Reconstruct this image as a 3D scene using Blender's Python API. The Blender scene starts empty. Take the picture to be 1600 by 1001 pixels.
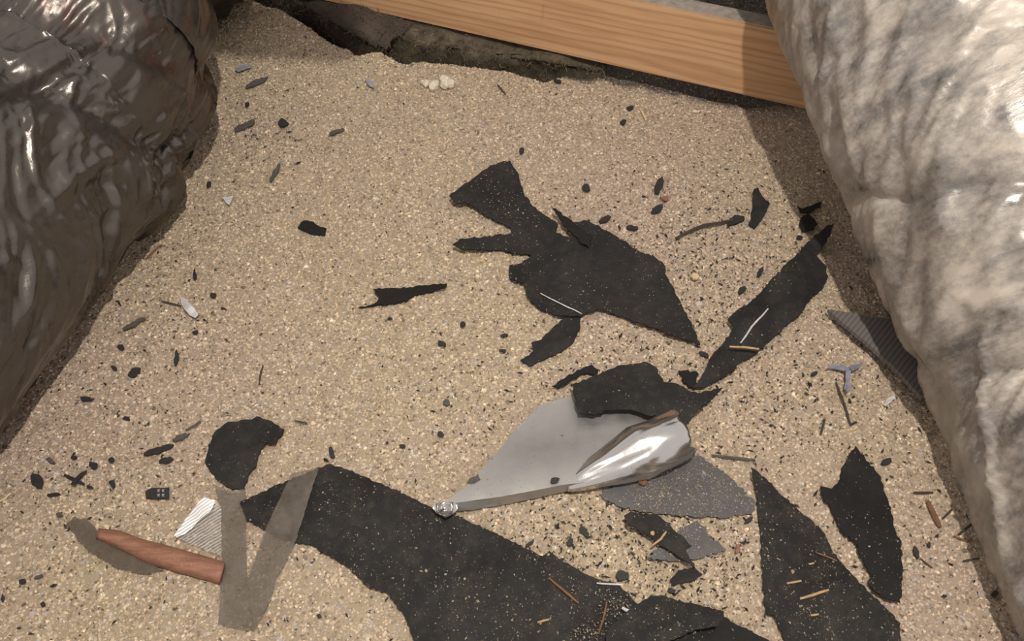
import bpy, bmesh, math, random
import numpy as np
from mathutils import Vector
from mathutils.geometry import delaunay_2d_cdt

random.seed(7)
RNG = np.random.default_rng(11)
SC = bpy.context.scene
COL = SC.collection

# ------------------------------------------------------------------ camera
CAM_H, PITCH, FPX = 1.10, math.radians(53.0), 1244.0
cam_data = bpy.data.cameras.new('camera')
cam_data.sensor_width = 36.0
cam_data.lens = FPX / 1600.0 * 36.0
cam_data.clip_start = 0.02
cam = bpy.data.objects.new('camera', cam_data)
cam.location = (0, 0, CAM_H)
cam.rotation_euler = (math.pi / 2 - PITCH, 0, 0)
COL.objects.link(cam)
SC.camera = cam

# ------------------------------------------------------------------ world, lamps, exposure
world = bpy.data.worlds.new('attic_air')
world.use_nodes = True
world.node_tree.nodes['Background'].inputs[0].default_value = (0.80, 0.74, 0.70, 1)
world.node_tree.nodes['Background'].inputs[1].default_value = 0.92
SC.world = world
LAMP = (0.20, 0.20, 2.10)


def lamp(name, loc, watts, radius, col):
    d = bpy.data.lights.new(name, 'POINT')
    d.energy = watts
    d.shadow_soft_size = radius
    d.color = col
    o = bpy.data.objects.new(name, d)
    o.location = loc
    COL.objects.link(o)
    return o


lamp('attic_lamp', LAMP, 143, 0.022, (1.0, 0.93, 0.83))
SC.view_settings.view_transform = 'Standard'
SC.view_settings.look = 'None'
SC.view_settings.gamma = 1.0
SC.view_settings.use_curve_mapping = False
SC.view_settings.exposure = 0.0

# ------------------------------------------------------------------ noise and projection helpers
_TAB = np.random.default_rng(3).random((256, 256))


def vnoise(x, y, seed=0):
    x = np.asarray(x, float) + seed * 17.31
    y = np.asarray(y, float) + seed * 9.77
    xi = np.floor(x).astype(int)
    yi = np.floor(y).astype(int)
    fx = x - xi
    fy = y - yi
    fx = fx * fx * (3 - 2 * fx)
    fy = fy * fy * (3 - 2 * fy)
    g = lambda a, b: _TAB[a % 256, b % 256]
    return (g(xi, yi) * (1 - fx) * (1 - fy) + g(xi + 1, yi) * fx * (1 - fy)
            + g(xi, yi + 1) * (1 - fx) * fy + g(xi + 1, yi + 1) * fx * fy) * 2 - 1


def fbm(x, y, seed=0, octs=4):
    s, a = 0, 1.0
    for k in range(octs):
        s = s + a * vnoise(x * 2 ** k, y * 2 ** k, seed + k * 5)
        a *= 0.5
    return s / 1.9


def sstep(a, b, v):
    t = np.clip((v - a) / (b - a), 0, 1)
    return t * t * (3 - 2 * t)


SP, CP = math.sin(PITCH), math.cos(PITCH)


def at(px, py, z=0.0):
    """point of the level plane z that the photograph shows at a pixel"""
    u = (np.asarray(px, float) - 800.0) / FPX
    v = (500.5 - np.asarray(py, float)) / FPX
    dz = -SP + v * CP
    t = (z - CAM_H) / dz
    return u * t, t * (CP + v * SP)


def to_px(x, y, z):
    d = y * CP - (z - CAM_H) * SP
    return 800 + FPX * x / d, 500.5 - FPX * (y * SP + (z - CAM_H) * CP) / d


# the crest where the insulation bed drops into the joist bay behind it
_cp = [(400, 0), (480, 48), (553, 95), (575, 92), (620, 106), (700, 110), (800, 119), (870, 128),
       (950, 140), (1050, 153), (1120, 166), (1175, 172), (1260, 176)]
_cx, _cy = zip(*[tuple(float(q) for q in at(a, b, 0.0)) for a, b in _cp])
CREST_X = np.array((-1.4,) + _cx + (1.8,))
CREST_Y = np.array((2.35,) + _cy + (_cy[-1] - 0.02,))
_mx, _my = at(575, 110)


def gz_low(x, y):
    z = 0.012 * fbm(x * 2.1, y * 2.1, 1, 2) + 0.004 * vnoise(x * 9, y * 9, 4)
    # granules banked against the two ducts
    z = z + 0.030 * sstep(0.0, 0.10, np.interp(y, [0.3, 0.61, 0.77, 0.86, 1.04, 1.15, 1.25, 1.4], [-0.90, -0.80, -0.75, -0.71, -0.665, -0.635, -0.60, -0.75]) + 0.01 - x)
    z = z + 0.030 * sstep(0.0, 0.08, x - np.interp(y, [0.0, 0.3, 0.6, 0.8], [0.655, 0.65, 0.64, 0.9]))
    z = z + 0.022 * np.exp(-(((x - _mx) / 0.09) ** 2 + ((y - _my) / 0.08) ** 2))
    return z


def crest_d(x, y):
    return y - np.interp(x, CREST_X, CREST_Y) - 0.015 * vnoise(x * 22, y * 3, 8)


def gz(x, y):
    z = gz_low(x, y) + 0.0030 * vnoise(x * 45, y * 45, 6) + 0.0016 * vnoise(x * 120, y * 120, 7)
    d = crest_d(x, y)
    z = z - (0.075 - 0.05 * sstep(0.05, 0.14, x)) * sstep(0.0, 0.075, d) + 0.006 * vnoise(x * 30, y * 30, 9) * sstep(0.02, 0.1, d)
    return z


def on_ground(px, py, lift=0.0):
    z = np.zeros_like(np.asarray(px, float)) + lift
    for _ in range(4):
        x, y = at(px, py, z)
        z = gz_low(x, y) + lift
    return x, y, z


# ------------------------------------------------------------------ materials
def mat(name):
    m = bpy.data.materials.new(name)
    m.use_nodes = True
    nt = m.node_tree
    return m, nt, nt.nodes['Principled BSDF']


def N(nt, typ, **kw):
    n = nt.nodes.new(typ)
    for k, v in kw.items():
        if k in n.inputs:
            n.inputs[k].default_value = v
        else:
            setattr(n, k, v)
    return n


def ramp(nt, src, stops):
    r = nt.nodes.new('ShaderNodeValToRGB')
    e = r.color_ramp.elements
    while len(e) < len(stops):
        e.new(0.5)
    for q, (p, c) in zip(e, stops):
        q.position = p
        q.color = (c[0], c[1], c[2], 1) if isinstance(c, tuple) else (c, c, c, 1)
    nt.links.new(src, r.inputs[0])
    return r.outputs[0]


def mixc(nt, fac, a, b):
    m = nt.nodes.new('ShaderNodeMix')
    m.data_type = 'RGBA'
    for sock, v in ((0, fac), (6, a), (7, b)):
        if isinstance(v, (tuple, float, int)):
            m.inputs[sock].default_value = v if not isinstance(v, tuple) else (*v[:3], 1)
        else:
            nt.links.new(v, m.inputs[sock])
    return m.outputs[2]


def objco(nt, scale=(1, 1, 1), rot=(0, 0, 0)):
    c = nt.nodes.new('ShaderNodeTexCoord')
    mp = nt.nodes.new('ShaderNodeMapping')
    mp.inputs['Scale'].default_value = scale
    mp.inputs['Rotation'].default_value = rot
    nt.links.new(c.outputs['Object'], mp.inputs['Vector'])
    return mp.outputs[0]


def noise(nt, co, scale, detail=4, rough=0.55):
    n = N(nt, 'ShaderNodeTexNoise', Scale=scale, Detail=detail, Roughness=rough)
    nt.links.new(co, n.inputs['Vector'])
    return n.outputs['Fac']


def bump(nt, bs, h, strength, dist=0.002):
    b = N(nt, 'ShaderNodeBump', Strength=strength, Distance=dist)
    nt.links.new(h, b.inputs['Height'])
    nt.links.new(b.outputs[0], bs.inputs['Normal'])


def col_attr(nt):
    a = nt.nodes.new('ShaderNodeAttribute')
    a.attribute_name = 'Col'
    return a.outputs['Color']


def m_plain(name, c, rough=0.7, metal=0.0, var=0.25, scale=120):
    m, nt, b = mat(name)
    n = noise(nt, objco(nt), scale)
    lo = tuple(q * (1 - var) for q in c)
    hi = tuple(min(1, q * (1 + var)) for q in c)
    nt.links.new(ramp(nt, n, [(0.3, lo), (0.7, hi)]), b.inputs['Base Color'])
    b.inputs['Roughness'].default_value = rough
    b.inputs['Metallic'].default_value = metal
    bump(nt, b, n, 0.3)
    return m


def m_grain(name):
    m, nt, b = mat(name)
    nt.links.new(col_attr(nt), b.inputs['Base Color'])
    b.inputs['Roughness'].default_value = 0.75
    b.inputs['Specular IOR Level'].default_value = 0.3
    return m


def m_tar(name, dusty=0.5, base=0.016):
    m, nt, b = mat(name)
    co = objco(nt)
    broad = noise(nt, co, 9, 3)
    c = ramp(nt, broad, [(0.35, (base, base * 0.92, base * 0.92)), (0.75, tuple(base * (1 + dusty * 2.2) * q for q in (1.0, 0.92, 0.89)))])
    fine = noise(nt, co, 330, 2, 0.6)
    spk = ramp(nt, fine, [(0.70 - 0.05 * dusty, 0.0), (0.76 - 0.05 * dusty, 1.0)])
    patch = ramp(nt, noise(nt, co, 14, 3), [(0.40, 0.12), (0.68, 1.0)])
    mul = N(nt, 'ShaderNodeMath', operation='MULTIPLY')
    nt.links.new(spk, mul.inputs[0])
    nt.links.new(patch, mul.inputs[1])
    c = mixc(nt, mul.outputs[0], c, (0.22, 0.17, 0.11))
    film = ramp(nt, noise(nt, co, 60, 5, 0.7), [(0.45, 0.0), (0.80, 0.30 * dusty)])
    c = mixc(nt, film, c, (0.17, 0.135, 0.10))
    nt.links.new(c, b.inputs['Base Color'])
    b.inputs['Roughness'].default_value = 0.7
    b.inputs['Specular IOR Level'].default_value = 0.22
    bump(nt, b, noise(nt, co, 420, 3), 0.5, 0.001)
    return m


M_GRAIN = m_grain('vermiculite')
M_CRUMB = m_grain('tar_crumb')
M_TAR = m_tar('tar_paper', 0.45, 0.013)
M_TAR_DUST = m_tar('dusty_tar_paper', 0.6, 0.010)
M_TAR_DARK = m_tar('clean_tar_paper', 0.15, 0.010)
M_CHIP = m_plain('black_chip', (0.018, 0.016, 0.015), 0.7)
M_GREYCHIP = m_plain('grey_chip', (0.075, 0.066, 0.055), 0.8)
M_WHITE = m_plain('pale_scrap', (0.50, 0.48, 0.47), 0.6)
M_FOAM = m_plain('cream_foam', (0.62, 0.55, 0.44), 0.9)
M_GREYPLAS = m_plain('grey_plastic_scrap', (0.24, 0.23, 0.26), 0.45)
M_BLUE = m_plain('blue_grey_film', (0.20, 0.20, 0.26), 0.4)
M_SPLINT = m_plain('straw_splinter', (0.42, 0.28, 0.14), 0.75)
M_BROWN = m_plain('brown_wood', (0.16, 0.075, 0.04), 0.8)
M_RED = m_plain('red_brown_chip', (0.22, 0.10, 0.075), 0.8)
M_TWIG = m_plain('dark_twig', (0.045, 0.032, 0.024), 0.8)
M_YELLOW = m_plain('yellow_chip', (0.55, 0.43, 0.25), 0.8)


def m_stick():
    m, nt, b = mat('red_brown_strip')
    co = objco(nt, (1, 6, 6), (0, 0, -0.27))
    n = noise(nt, co, 22, 6, 0.6)
    c = ramp(nt, n, [(0.25, (0.15, 0.065, 0.04)), (0.55, (0.27, 0.125, 0.08)), (0.8, (0.34, 0.19, 0.125))])
    s = noise(nt, objco(nt), 380, 2)
    c = mixc(nt, ramp(nt, s, [(0.66, 0.0), (0.72, 0.8)]), c, (0.42, 0.32, 0.22))
    nt.links.new(c, b.inputs['Base Color'])
    b.inputs['Roughness'].default_value = 0.7
    bump(nt, b, n, 0.5, 0.003)
    return m


M_STICK = m_stick()


def m_alu(name, base, rough, dust, metal=1.0):
    m, nt, b = mat(name)
    co = objco(nt)
    d = noise(nt, co, 26, 6, 0.65)
    sp = noise(nt, co, 300, 3)
    df = ramp(nt, d, [(0.30, dust * 0.35), (0.75, dust)])
    c = mixc(nt, df, base, (0.30, 0.285, 0.265))
    c = mixc(nt, ramp(nt, sp, [(0.66, 0.0), (0.72, 0.75)]), c, (0.30, 0.24, 0.17))
    nt.links.new(c, b.inputs['Base Color'])
    inv = N(nt, 'ShaderNodeMath', operation='MULTIPLY_ADD')
    inv.inputs[1].default_value = -0.9 * metal
    inv.inputs[2].default_value = metal
    nt.links.new(df, inv.inputs[0])
    nt.links.new(inv.outputs[0], b.inputs['Metallic'])
    rg = N(nt, 'ShaderNodeMath', operation='MULTIPLY_ADD')
    rg.inputs[1].default_value = 0.45
    rg.inputs[2].default_value = rough
    nt.links.new(df, rg.inputs[0])
    nt.links.new(rg.outputs[0], b.inputs['Roughness'])
    bump(nt, b, d, 0.15, 0.003)
    return m


M_ALU_DUST = m_alu('dusty_aluminium', (0.40, 0.39, 0.38), 0.34, 0.45)
M_ALU = m_alu('bright_aluminium', (0.60, 0.59, 0.58), 0.17, 0.10)
M_ZINC = m_alu('dull_metal_sheet', (0.075, 0.070, 0.076), 0.5, 0.16, 0.5)


def m_film(name, tint, alpha, rough=0.35):
    m, nt, b = mat(name)
    co = objco(nt)
    n = noise(nt, co, 40, 6, 0.7)
    c = ramp(nt, n, [(0.3, tuple(q * 0.75 for q in tint)), (0.75, tuple(min(1, q * 1.35) for q in tint))])
    nt.links.new(c, b.inputs['Base Color'])
    b.inputs['Roughness'].default_value = rough
    nt.links.new(ramp(nt, n, [(0.3, max(0, alpha - 0.14)), (0.75, min(1, alpha + 0.14))]), b.inputs['Alpha'])
    bump(nt, b, n, 0.25, 0.003)
    return m


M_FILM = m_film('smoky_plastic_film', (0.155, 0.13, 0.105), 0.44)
M_FILM2 = m_film('brown_dirty_film', (0.12, 0.095, 0.07), 0.55, 0.6)


def m_clear_foil():
    m, nt, b = mat('clear_ribbed_film')
    w = N(nt, 'ShaderNodeTexWave', Scale=70, Distortion=3.0, Detail=2.0)
    nt.links.new(objco(nt, (1, 1, 1), (0, 0, 0.95)), w.inputs['Vector'])
    b.inputs['Base Color'].default_value = (0.70, 0.68, 0.66, 1)
    b.inputs['Roughness'].default_value = 0.28
    b.inputs['Metallic'].default_value = 0.35
    nt.links.new(ramp(nt, w.outputs['Fac'], [(0.2, 0.14), (0.8, 0.40)]), b.inputs['Alpha'])
    bump(nt, b, w.outputs['Fac'], 0.7, 0.003)
    return m


M_CLEAR = m_clear_foil()


def m_film_shine():
    m, nt, b = mat('painted_film_shine')
    w = N(nt, 'ShaderNodeTexWave', Scale=70, Distortion=3.0, Detail=2.0)
    nt.links.new(objco(nt, (1, 1, 1), (0, 0, 0.95)), w.inputs['Vector'])
    b.inputs['Base Color'].default_value = (0.86, 0.85, 0.84, 1)  # near-white colour painted in for the shine on the clear film
    b.inputs['Roughness'].default_value = 0.35
    b.inputs['Metallic'].default_value = 0.3
    bump(nt, b, w.outputs['Fac'], 0.5, 0.002)
    return m


M_SHINE = m_film_shine()


def m_duct(name, film, dust, dlo, dhi, rough, metal, red=False, streak=(14, 1.6, 1)):
    m, nt, b = mat(name)
    co = objco(nt)
    at_ = nt.nodes.new('ShaderNodeAttribute')
    at_.attribute_name = 'suv'
    mp = nt.nodes.new('ShaderNodeMapping')
    mp.inputs['Scale'].default_value = streak
    mp.inputs['Rotation'].default_value = (0, 0, -0.35 if red else 0.12)
    nt.links.new(at_.outputs['Vector'], mp.inputs['Vector'])
    d1 = noise(nt, mp.outputs[0], 1.0, 8, 0.68)
    d2 = noise(nt, co, 90, 5, 0.7)
    dd = N(nt, 'ShaderNodeMath', operation='MULTIPLY_ADD')
    dd.inputs[1].default_value = 0.35
    nt.links.new(d2, dd.inputs[0])
    nt.links.new(d1, dd.inputs[2])
    f = ramp(nt, dd.outputs[0], [(0.50, dlo), (0.82, dhi)])
    dc = ramp(nt, noise(nt, co, 7, 4), [(0.3, tuple(q * 0.78 for q in dust)), (0.7, dust)])
    c = mixc(nt, f, film, dc)
    if red:
        g = N(nt, 'ShaderNodeSeparateXYZ')
        nt.links.new(co, g.inputs[0])
        band = ramp(nt, g.outputs[1], [(0.10, 0.0), (0.13, 1.0), (0.26, 1.0), (0.30, 0.0)])
        ink = ramp(nt, noise(nt, co, 20, 2), [(0.52, 0.0), (0.66, 0.5)])
        mu = N(nt, 'ShaderNodeMath', operation='MULTIPLY')
        nt.links.new(band, mu.inputs[0])
        nt.links.new(ink, mu.inputs[1])
        c = mixc(nt, mu.outputs[0], c, (0.10, 0.035, 0.03))
    nt.links.new(c, b.inputs['Base Color'])
    mt = N(nt, 'ShaderNodeMath', operation='MULTIPLY_ADD')
    mt.inputs[1].default_value = -metal
    mt.inputs[2].default_value = metal
    nt.links.new(f, mt.inputs[0])
    nt.links.new(mt.outputs[0], b.inputs['Metallic'])
    rg = N(nt, 'ShaderNodeMath', operation='MULTIPLY_ADD')
    rg.inputs[1].default_value = 0.42
    rg.inputs[2].default_value = rough
    nt.links.new(f, rg.inputs[0])
    nt.links.new(rg.outputs[0], b.inputs['Roughness'])
    bump(nt, b, d1, 0.30 if red else 0.45, 0.006)
    return m


M_DUCT_R = m_duct('dusty_duct_jacket', (0.20, 0.195, 0.19), (0.50, 0.435, 0.37), 0.05, 1.0, 0.2, 0.7, streak=(17, 1.5, 1))
M_DUCT_L = m_duct('shiny_duct_jacket', (0.12, 0.108, 0.098), (0.07, 0.058, 0.047), 0.0, 0.38, 0.20, 0.88, red=True, streak=(12, 2.5, 1))


def m_wood():
    m, nt, b = mat('orange_joist_wood')
    co = objco(nt, (0.9, 8, 14))
    n = noise(nt, co, 3.0, 6, 0.6)
    w = N(nt, 'ShaderNodeTexWave', Scale=2.0, Distortion=9.0, Detail=4.0, wave_type='BANDS', bands_direction='Z')
    w.inputs['Detail Scale'].default_value = 1.2
    nt.links.new(objco(nt, (0.7, 6, 9)), w.inputs['Vector'])
    c = ramp(nt, n, [(0.25, (0.42, 0.225, 0.11)), (0.5, (0.58, 0.345, 0.18)), (0.75, (0.66, 0.42, 0.235))])
    c = mixc(nt, ramp(nt, w.outputs['Fac'], [(0.0, 0.0), (0.6, 0.05), (1.0, 0.42)]), c, (0.28, 0.135, 0.06))
    sc = noise(nt, objco(nt, (40, 3, 4)), 1.0, 4)
    c = mixc(nt, ramp(nt, sc, [(0.68, 0.0), (0.78, 0.35)]), c, (0.14, 0.07, 0.04))
    pl = noise(nt, objco(nt, (14, 8, 7)), 1.3, 5)
    c = mixc(nt, ramp(nt, pl, [(0.70, 0.0), (0.80, 0.6)]), c, (0.55, 0.36, 0.18))
    nt.links.new(c, b.inputs['Base Color'])
    b.inputs['Roughness'].default_value = 0.72
    bump(nt, b, n, 0.35, 0.002)
    return m


M_WOOD = m_wood()
M_WOODTOP = m_plain('dusty_wood_top', (0.27, 0.235, 0.20), 0.9, scale=60)
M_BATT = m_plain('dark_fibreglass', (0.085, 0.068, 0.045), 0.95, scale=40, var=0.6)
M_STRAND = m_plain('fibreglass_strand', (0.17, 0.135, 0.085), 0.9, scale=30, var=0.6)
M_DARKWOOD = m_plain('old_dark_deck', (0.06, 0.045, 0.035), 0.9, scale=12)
M_BLACKFILM = m_duct('dark_duct_jacket', (0.035, 0.03, 0.028), (0.05, 0.036, 0.03), 0.3, 0.9, 0.2, 0.4)


def m_board():
    m, nt, b = mat('grey_corrugated_board')
    w = N(nt, 'ShaderNodeTexWave', Scale=42, Distortion=0.6, bands_direction='X')
    nt.links.new(objco(nt, (1, 1, 1), (0, 0, 0.75)), w.inputs['Vector'])
    nt.links.new(ramp(nt, w.outputs['Fac'], [(0, (0.10, 0.09, 0.085)), (1, (0.15, 0.135, 0.125))]), b.inputs['Base Color'])
    b.inputs['Roughness'].default_value = 0.65
    bump(nt, b, w.outputs['Fac'], 0.4, 0.002)
    return m


M_BOARD = m_board()


# ------------------------------------------------------------------ object helpers
def link(name, me, m, parent=None, loc=None):
    o = bpy.data.objects.new(name, me)
    if m is not None:
        for q in (m if isinstance(m, (list, tuple)) else [m]):
            me.materials.append(q)
    COL.objects.link(o)
    if parent is not None:
        o.parent = parent
    if loc is not None:
        o.location = loc
    return o


def mesh_from(name, V, F, m, parent=None, origin=None, smooth=False):
    V = np.asarray(V, float)
    if origin is None:
        origin = (V[:, 0].mean(), V[:, 1].mean(), V[:, 2].min()) if parent is None else (0, 0, 0)
    me = bpy.data.meshes.new(name)
    L = V - np.array(origin)
    me.from_pydata(L.tolist(), [], [list(map(int, f)) for f in F])
    me.update()
    if smooth:
        me.polygons.foreach_set('use_smooth', [True] * len(me.polygons))
    o = link(name, me, m, parent)
    o.location = origin
    return o


def tag(o, label=None, cat=None, group=None, kind=None):
    for k, v in (('label', label), ('category', cat), ('group', group), ('kind', kind)):
        if v:
            o[k] = v
    return o


def thing(name, label, cat, loc, group=None):
    o = bpy.data.objects.new(name, None)
    o.empty_display_size = 0.02
    o.location = loc
    COL.objects.link(o)
    return tag(o, label, cat, group)


def inside(poly, X, Y):
    poly = np.asarray(poly)
    r = np.zeros(len(X), bool)
    j = len(poly) - 1
    for i in range(len(poly)):
        xi, yi = poly[i]
        xj, yj = poly[j]
        if yi != yj:
            c = ((yi > Y) != (yj > Y)) & (X < (xj - xi) * (Y - yi) / (yj - yi) + xi)
            r ^= c
        j = i
    return r


def tear(poly, amp, step, seed):
    rr = random.Random(seed)
    out = []
    for i, a in enumerate(poly):
        b = poly[(i + 1) % len(poly)]
        L = math.hypot(b[0] - a[0], b[1] - a[1])
        n = max(1, int(L / step))
        nx, ny = -(b[1] - a[1]) / max(L, 1e-6), (b[0] - a[0]) / max(L, 1e-6)
        for k in range(n):
            t = k / n
            j = 0 if k == 0 else rr.uniform(-1, 1) * amp
            out.append((a[0] + (b[0] - a[0]) * t + nx * j, a[1] + (b[1] - a[1]) * t + ny * j))
    return out


COVER = []      # (outline, lift function) of the larger sheets, for the grains strewn on them


def sheet(name, poly, m, label=None, cat=None, base=0.008, thick=0.0025, amp=1.5, step=4.5, grid=15,
          lifts=(), wave=0.0, seed=1, parent=None, group=None, cover=False, smooth=True, kind=None):
    """a torn flat piece lying on the bed; lifts = (px, py, radius, height) raise corners and folds"""
    out = tear(poly, amp, step, seed)
    P = np.array(out)
    x0, y0 = P.min(0)
    x1, y1 = P.max(0)
    gx, gy = np.meshgrid(np.arange(x0 + grid / 2, x1, grid), np.arange(y0 + grid / 2, y1, grid))
    rr = np.random.default_rng(seed)
    gx = gx.ravel() + rr.uniform(-.2, .2, gx.size) * grid
    gy = gy.ravel() + rr.uniform(-.2, .2, gy.size) * grid
    k = inside(P, gx, gy)
    gx, gy = gx[k], gy[k]
    if len(gx):
        d = np.min(np.hypot(gx[:, None] - P[None, :, 0], gy[:, None] - P[None, :, 1]), 1)
        gx, gy = gx[d > step * 0.6], gy[d > step * 0.6]
    pts = [Vector(p) for p in out] + [Vector((float(a), float(b))) for a, b in zip(gx, gy)]
    n = len(out)
    ed = [(i, (i + 1) % n) for i in range(n)]
    v2, e2, f2, *_ = delaunay_2d_cdt(pts, ed, [list(range(n))], 1, 1e-4)
    Q = np.array([tuple(p) for p in v2])

    def lift(qx, qy):
        z = np.zeros(len(qx)) + base
        for (a, b, r, h) in lifts:
            t = np.clip(1 - np.hypot(qx - a, qy - b) / r, 0, 1)
            z = z + h * t * t * (3 - 2 * t)
        if wave:
            z = z + wave * (vnoise(qx / 38.0, qy / 38.0, seed % 13) + 0.4)
        return z
    h = lift(Q[:, 0], Q[:, 1])
    X, Y, Z = on_ground(Q[:, 0], Q[:, 1], h)
    nv = len(Q)
    V = np.concatenate([np.c_[X, Y, Z], np.c_[X, Y, Z - thick]])
    F = []
    cnt = {}
    for f in f2:
        a, b, c = Q[f[0]], Q[f[1]], Q[f[2]]
        s = (b[0] - a[0]) * (c[1] - a[1]) - (b[1] - a[1]) * (c[0] - a[0])
        f = list(f) if s < 0 else list(f)[::-1]
        F.append(f)
        F.append([q + nv for q in f[::-1]])
        for i in range(len(f)):
            cnt[(f[i], f[(i + 1) % len(f)])] = 1
    rim, RV = [], []
    for (a, b) in list(cnt):
        if (b, a) not in cnt:
            rim.append((a, b))
    for (a, b) in rim:
        k0 = len(V) + len(RV)
        RV += [V[b], V[a], V[a + nv], V[b + nv]]
        F.append([k0, k0 + 1, k0 + 2, k0 + 3])
    V = np.concatenate([V, np.array(RV)])
    o = mesh_from(name, V, F, m, parent, smooth=False)
    if smooth:
        nf = 2 * len(f2)
        o.data.polygons.foreach_set('use_smooth', [i < nf for i in range(len(o.data.polygons))])
        o.data.update()
    if cover:
        COVER.append((P, lift, cover))
    if label:
        tag(o, label, cat, group)
    if kind:
        o['kind'] = kind
    return o


def blob(cx, cy, L, W, ang, seed, n=9, jag=0.28):
    rr = random.Random(seed)
    a = math.radians(ang)
    out = []
    for k in range(n):
        t = 2 * math.pi * k / n + rr.uniform(-.2, .2)
        r = 1 - rr.random() * jag
        u, v = L / 2 * math.cos(t) * r, W / 2 * math.sin(t) * r
        out.append((cx + u * math.cos(a) - v * math.sin(a), cy + u * math.sin(a) + v * math.cos(a)))
    return out


def tube(name, pts, radii, m, sides=6, parent=None, label=None, cat=None, group=None, flat=1.0):
    """tapered twig or wire through world points"""
    P = [Vector(p) for p in pts]
    V, F = [], []
    for i, p in enumerate(P):
        d = (P[min(i + 1, len(P) - 1)] - P[max(i - 1, 0)]).normalized()
        s = d.cross(Vector((0, 0, 1)))
        s = s.normalized() if s.length > 1e-4 else Vector((1, 0, 0))
        u = s.cross(d)
        for k in range(sides):
            t = 2 * math.pi * k / sides
            V.append(tuple(p + s * (radii[i] * math.cos(t)) + u * (radii[i] * flat * math.sin(t))))
    for i in range(len(P) - 1):
        for k in range(sides):
            a, b = i * sides + k, i * sides + (k + 1) % sides
            F.append([a, b, b + sides, a + sides])
    F.append(list(range(sides))[::-1])
    F.append([len(V) - sides + k for k in range(sides)])
    o = mesh_from(name, V, F, m, parent, smooth=False)
    if label:
        tag(o, label, cat, group)
    return o


def twig(pix, rpx, m, label, cat, name='twig', lift=0.006, flat=0.8, group=None, seed=0):
    """a splinter or twig on the bed, given by the pixels it runs through and its half width in pixels"""
    rr = random.Random(seed + len(label))
    fine = []
    for a, b in zip(pix[:-1], pix[1:]):
        n = max(2, int(math.hypot(b[0] - a[0], b[1] - a[1]) / 12))
        for k in range(n):
            t = k / n
            fine.append((a[0] + (b[0] - a[0]) * t + rr.uniform(-.5, .5), a[1] + (b[1] - a[1]) * t + rr.uniform(-.5, .5)))
    fine.append(pix[-1])
    A = np.array(fine)
    X, Y, Z = on_ground(A[:, 0], A[:, 1], lift)
    d = Y * CP - (Z - CAM_H) * SP
    n = len(A)
    rad = [rpx * d[i] / FPX * (0.55 + 0.45 * math.sin(math.pi * (i + 0.6) / (n + 0.2))) for i in range(n)]
    return tube(name, np.c_[X, Y, Z].tolist(), rad, m, 6, None, label, cat, group, flat)


# ------------------------------------------------------------------ the setting: insulation bed
def build_floor():
    step = 0.0065
    xs = np.arange(-1.75, 1.76, step)
    ys = np.arange(0.0, 2.75, step)
    X, Y = np.meshgrid(xs, ys)
    Z = gz(X, Y)
    nx, ny = len(xs), len(ys)
    V = np.c_[X.ravel(), Y.ravel(), Z.ravel()]
    i = np.arange(nx * ny).reshape(ny, nx)
    F = np.c_[i[:-1, :-1].ravel(), i[:-1, 1:].ravel(), i[1:, 1:].ravel(), i[1:, :-1].ravel()]
    me = bpy.data.meshes.new('floor')
    me.vertices.add(len(V))
    me.vertices.foreach_set('co', V.ravel())
    me.loops.add(F.size)
    me.loops.foreach_set('vertex_index', F.ravel().astype(np.int32))
    me.polygons.add(len(F))
    me.polygons.foreach_set('loop_start', np.arange(0, F.size, 4, dtype=np.int32))
    me.update(calc_edges=True)
    me.polygons.foreach_set('use_smooth', np.ones(len(F), bool))
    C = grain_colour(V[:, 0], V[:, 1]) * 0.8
    a = me.color_attributes.new('Col', 'FLOAT_COLOR', 'POINT')
    a.data.foreach_set('color', np.c_[C, np.ones(len(C))].ravel())
    o = link('floor', me, M_GRAIN)
    tag(o, 'uneven bed of tan granular loose-fill attic insulation', None, None, 'structure')


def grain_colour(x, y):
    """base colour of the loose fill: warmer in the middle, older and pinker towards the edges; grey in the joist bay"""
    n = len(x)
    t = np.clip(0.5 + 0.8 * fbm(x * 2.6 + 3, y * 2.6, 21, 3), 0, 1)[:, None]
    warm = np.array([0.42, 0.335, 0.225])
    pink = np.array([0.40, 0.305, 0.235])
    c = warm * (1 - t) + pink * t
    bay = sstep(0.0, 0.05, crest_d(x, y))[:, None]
    return c * (1 - bay) + np.array([0.17, 0.14, 0.12]) * bay


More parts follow.
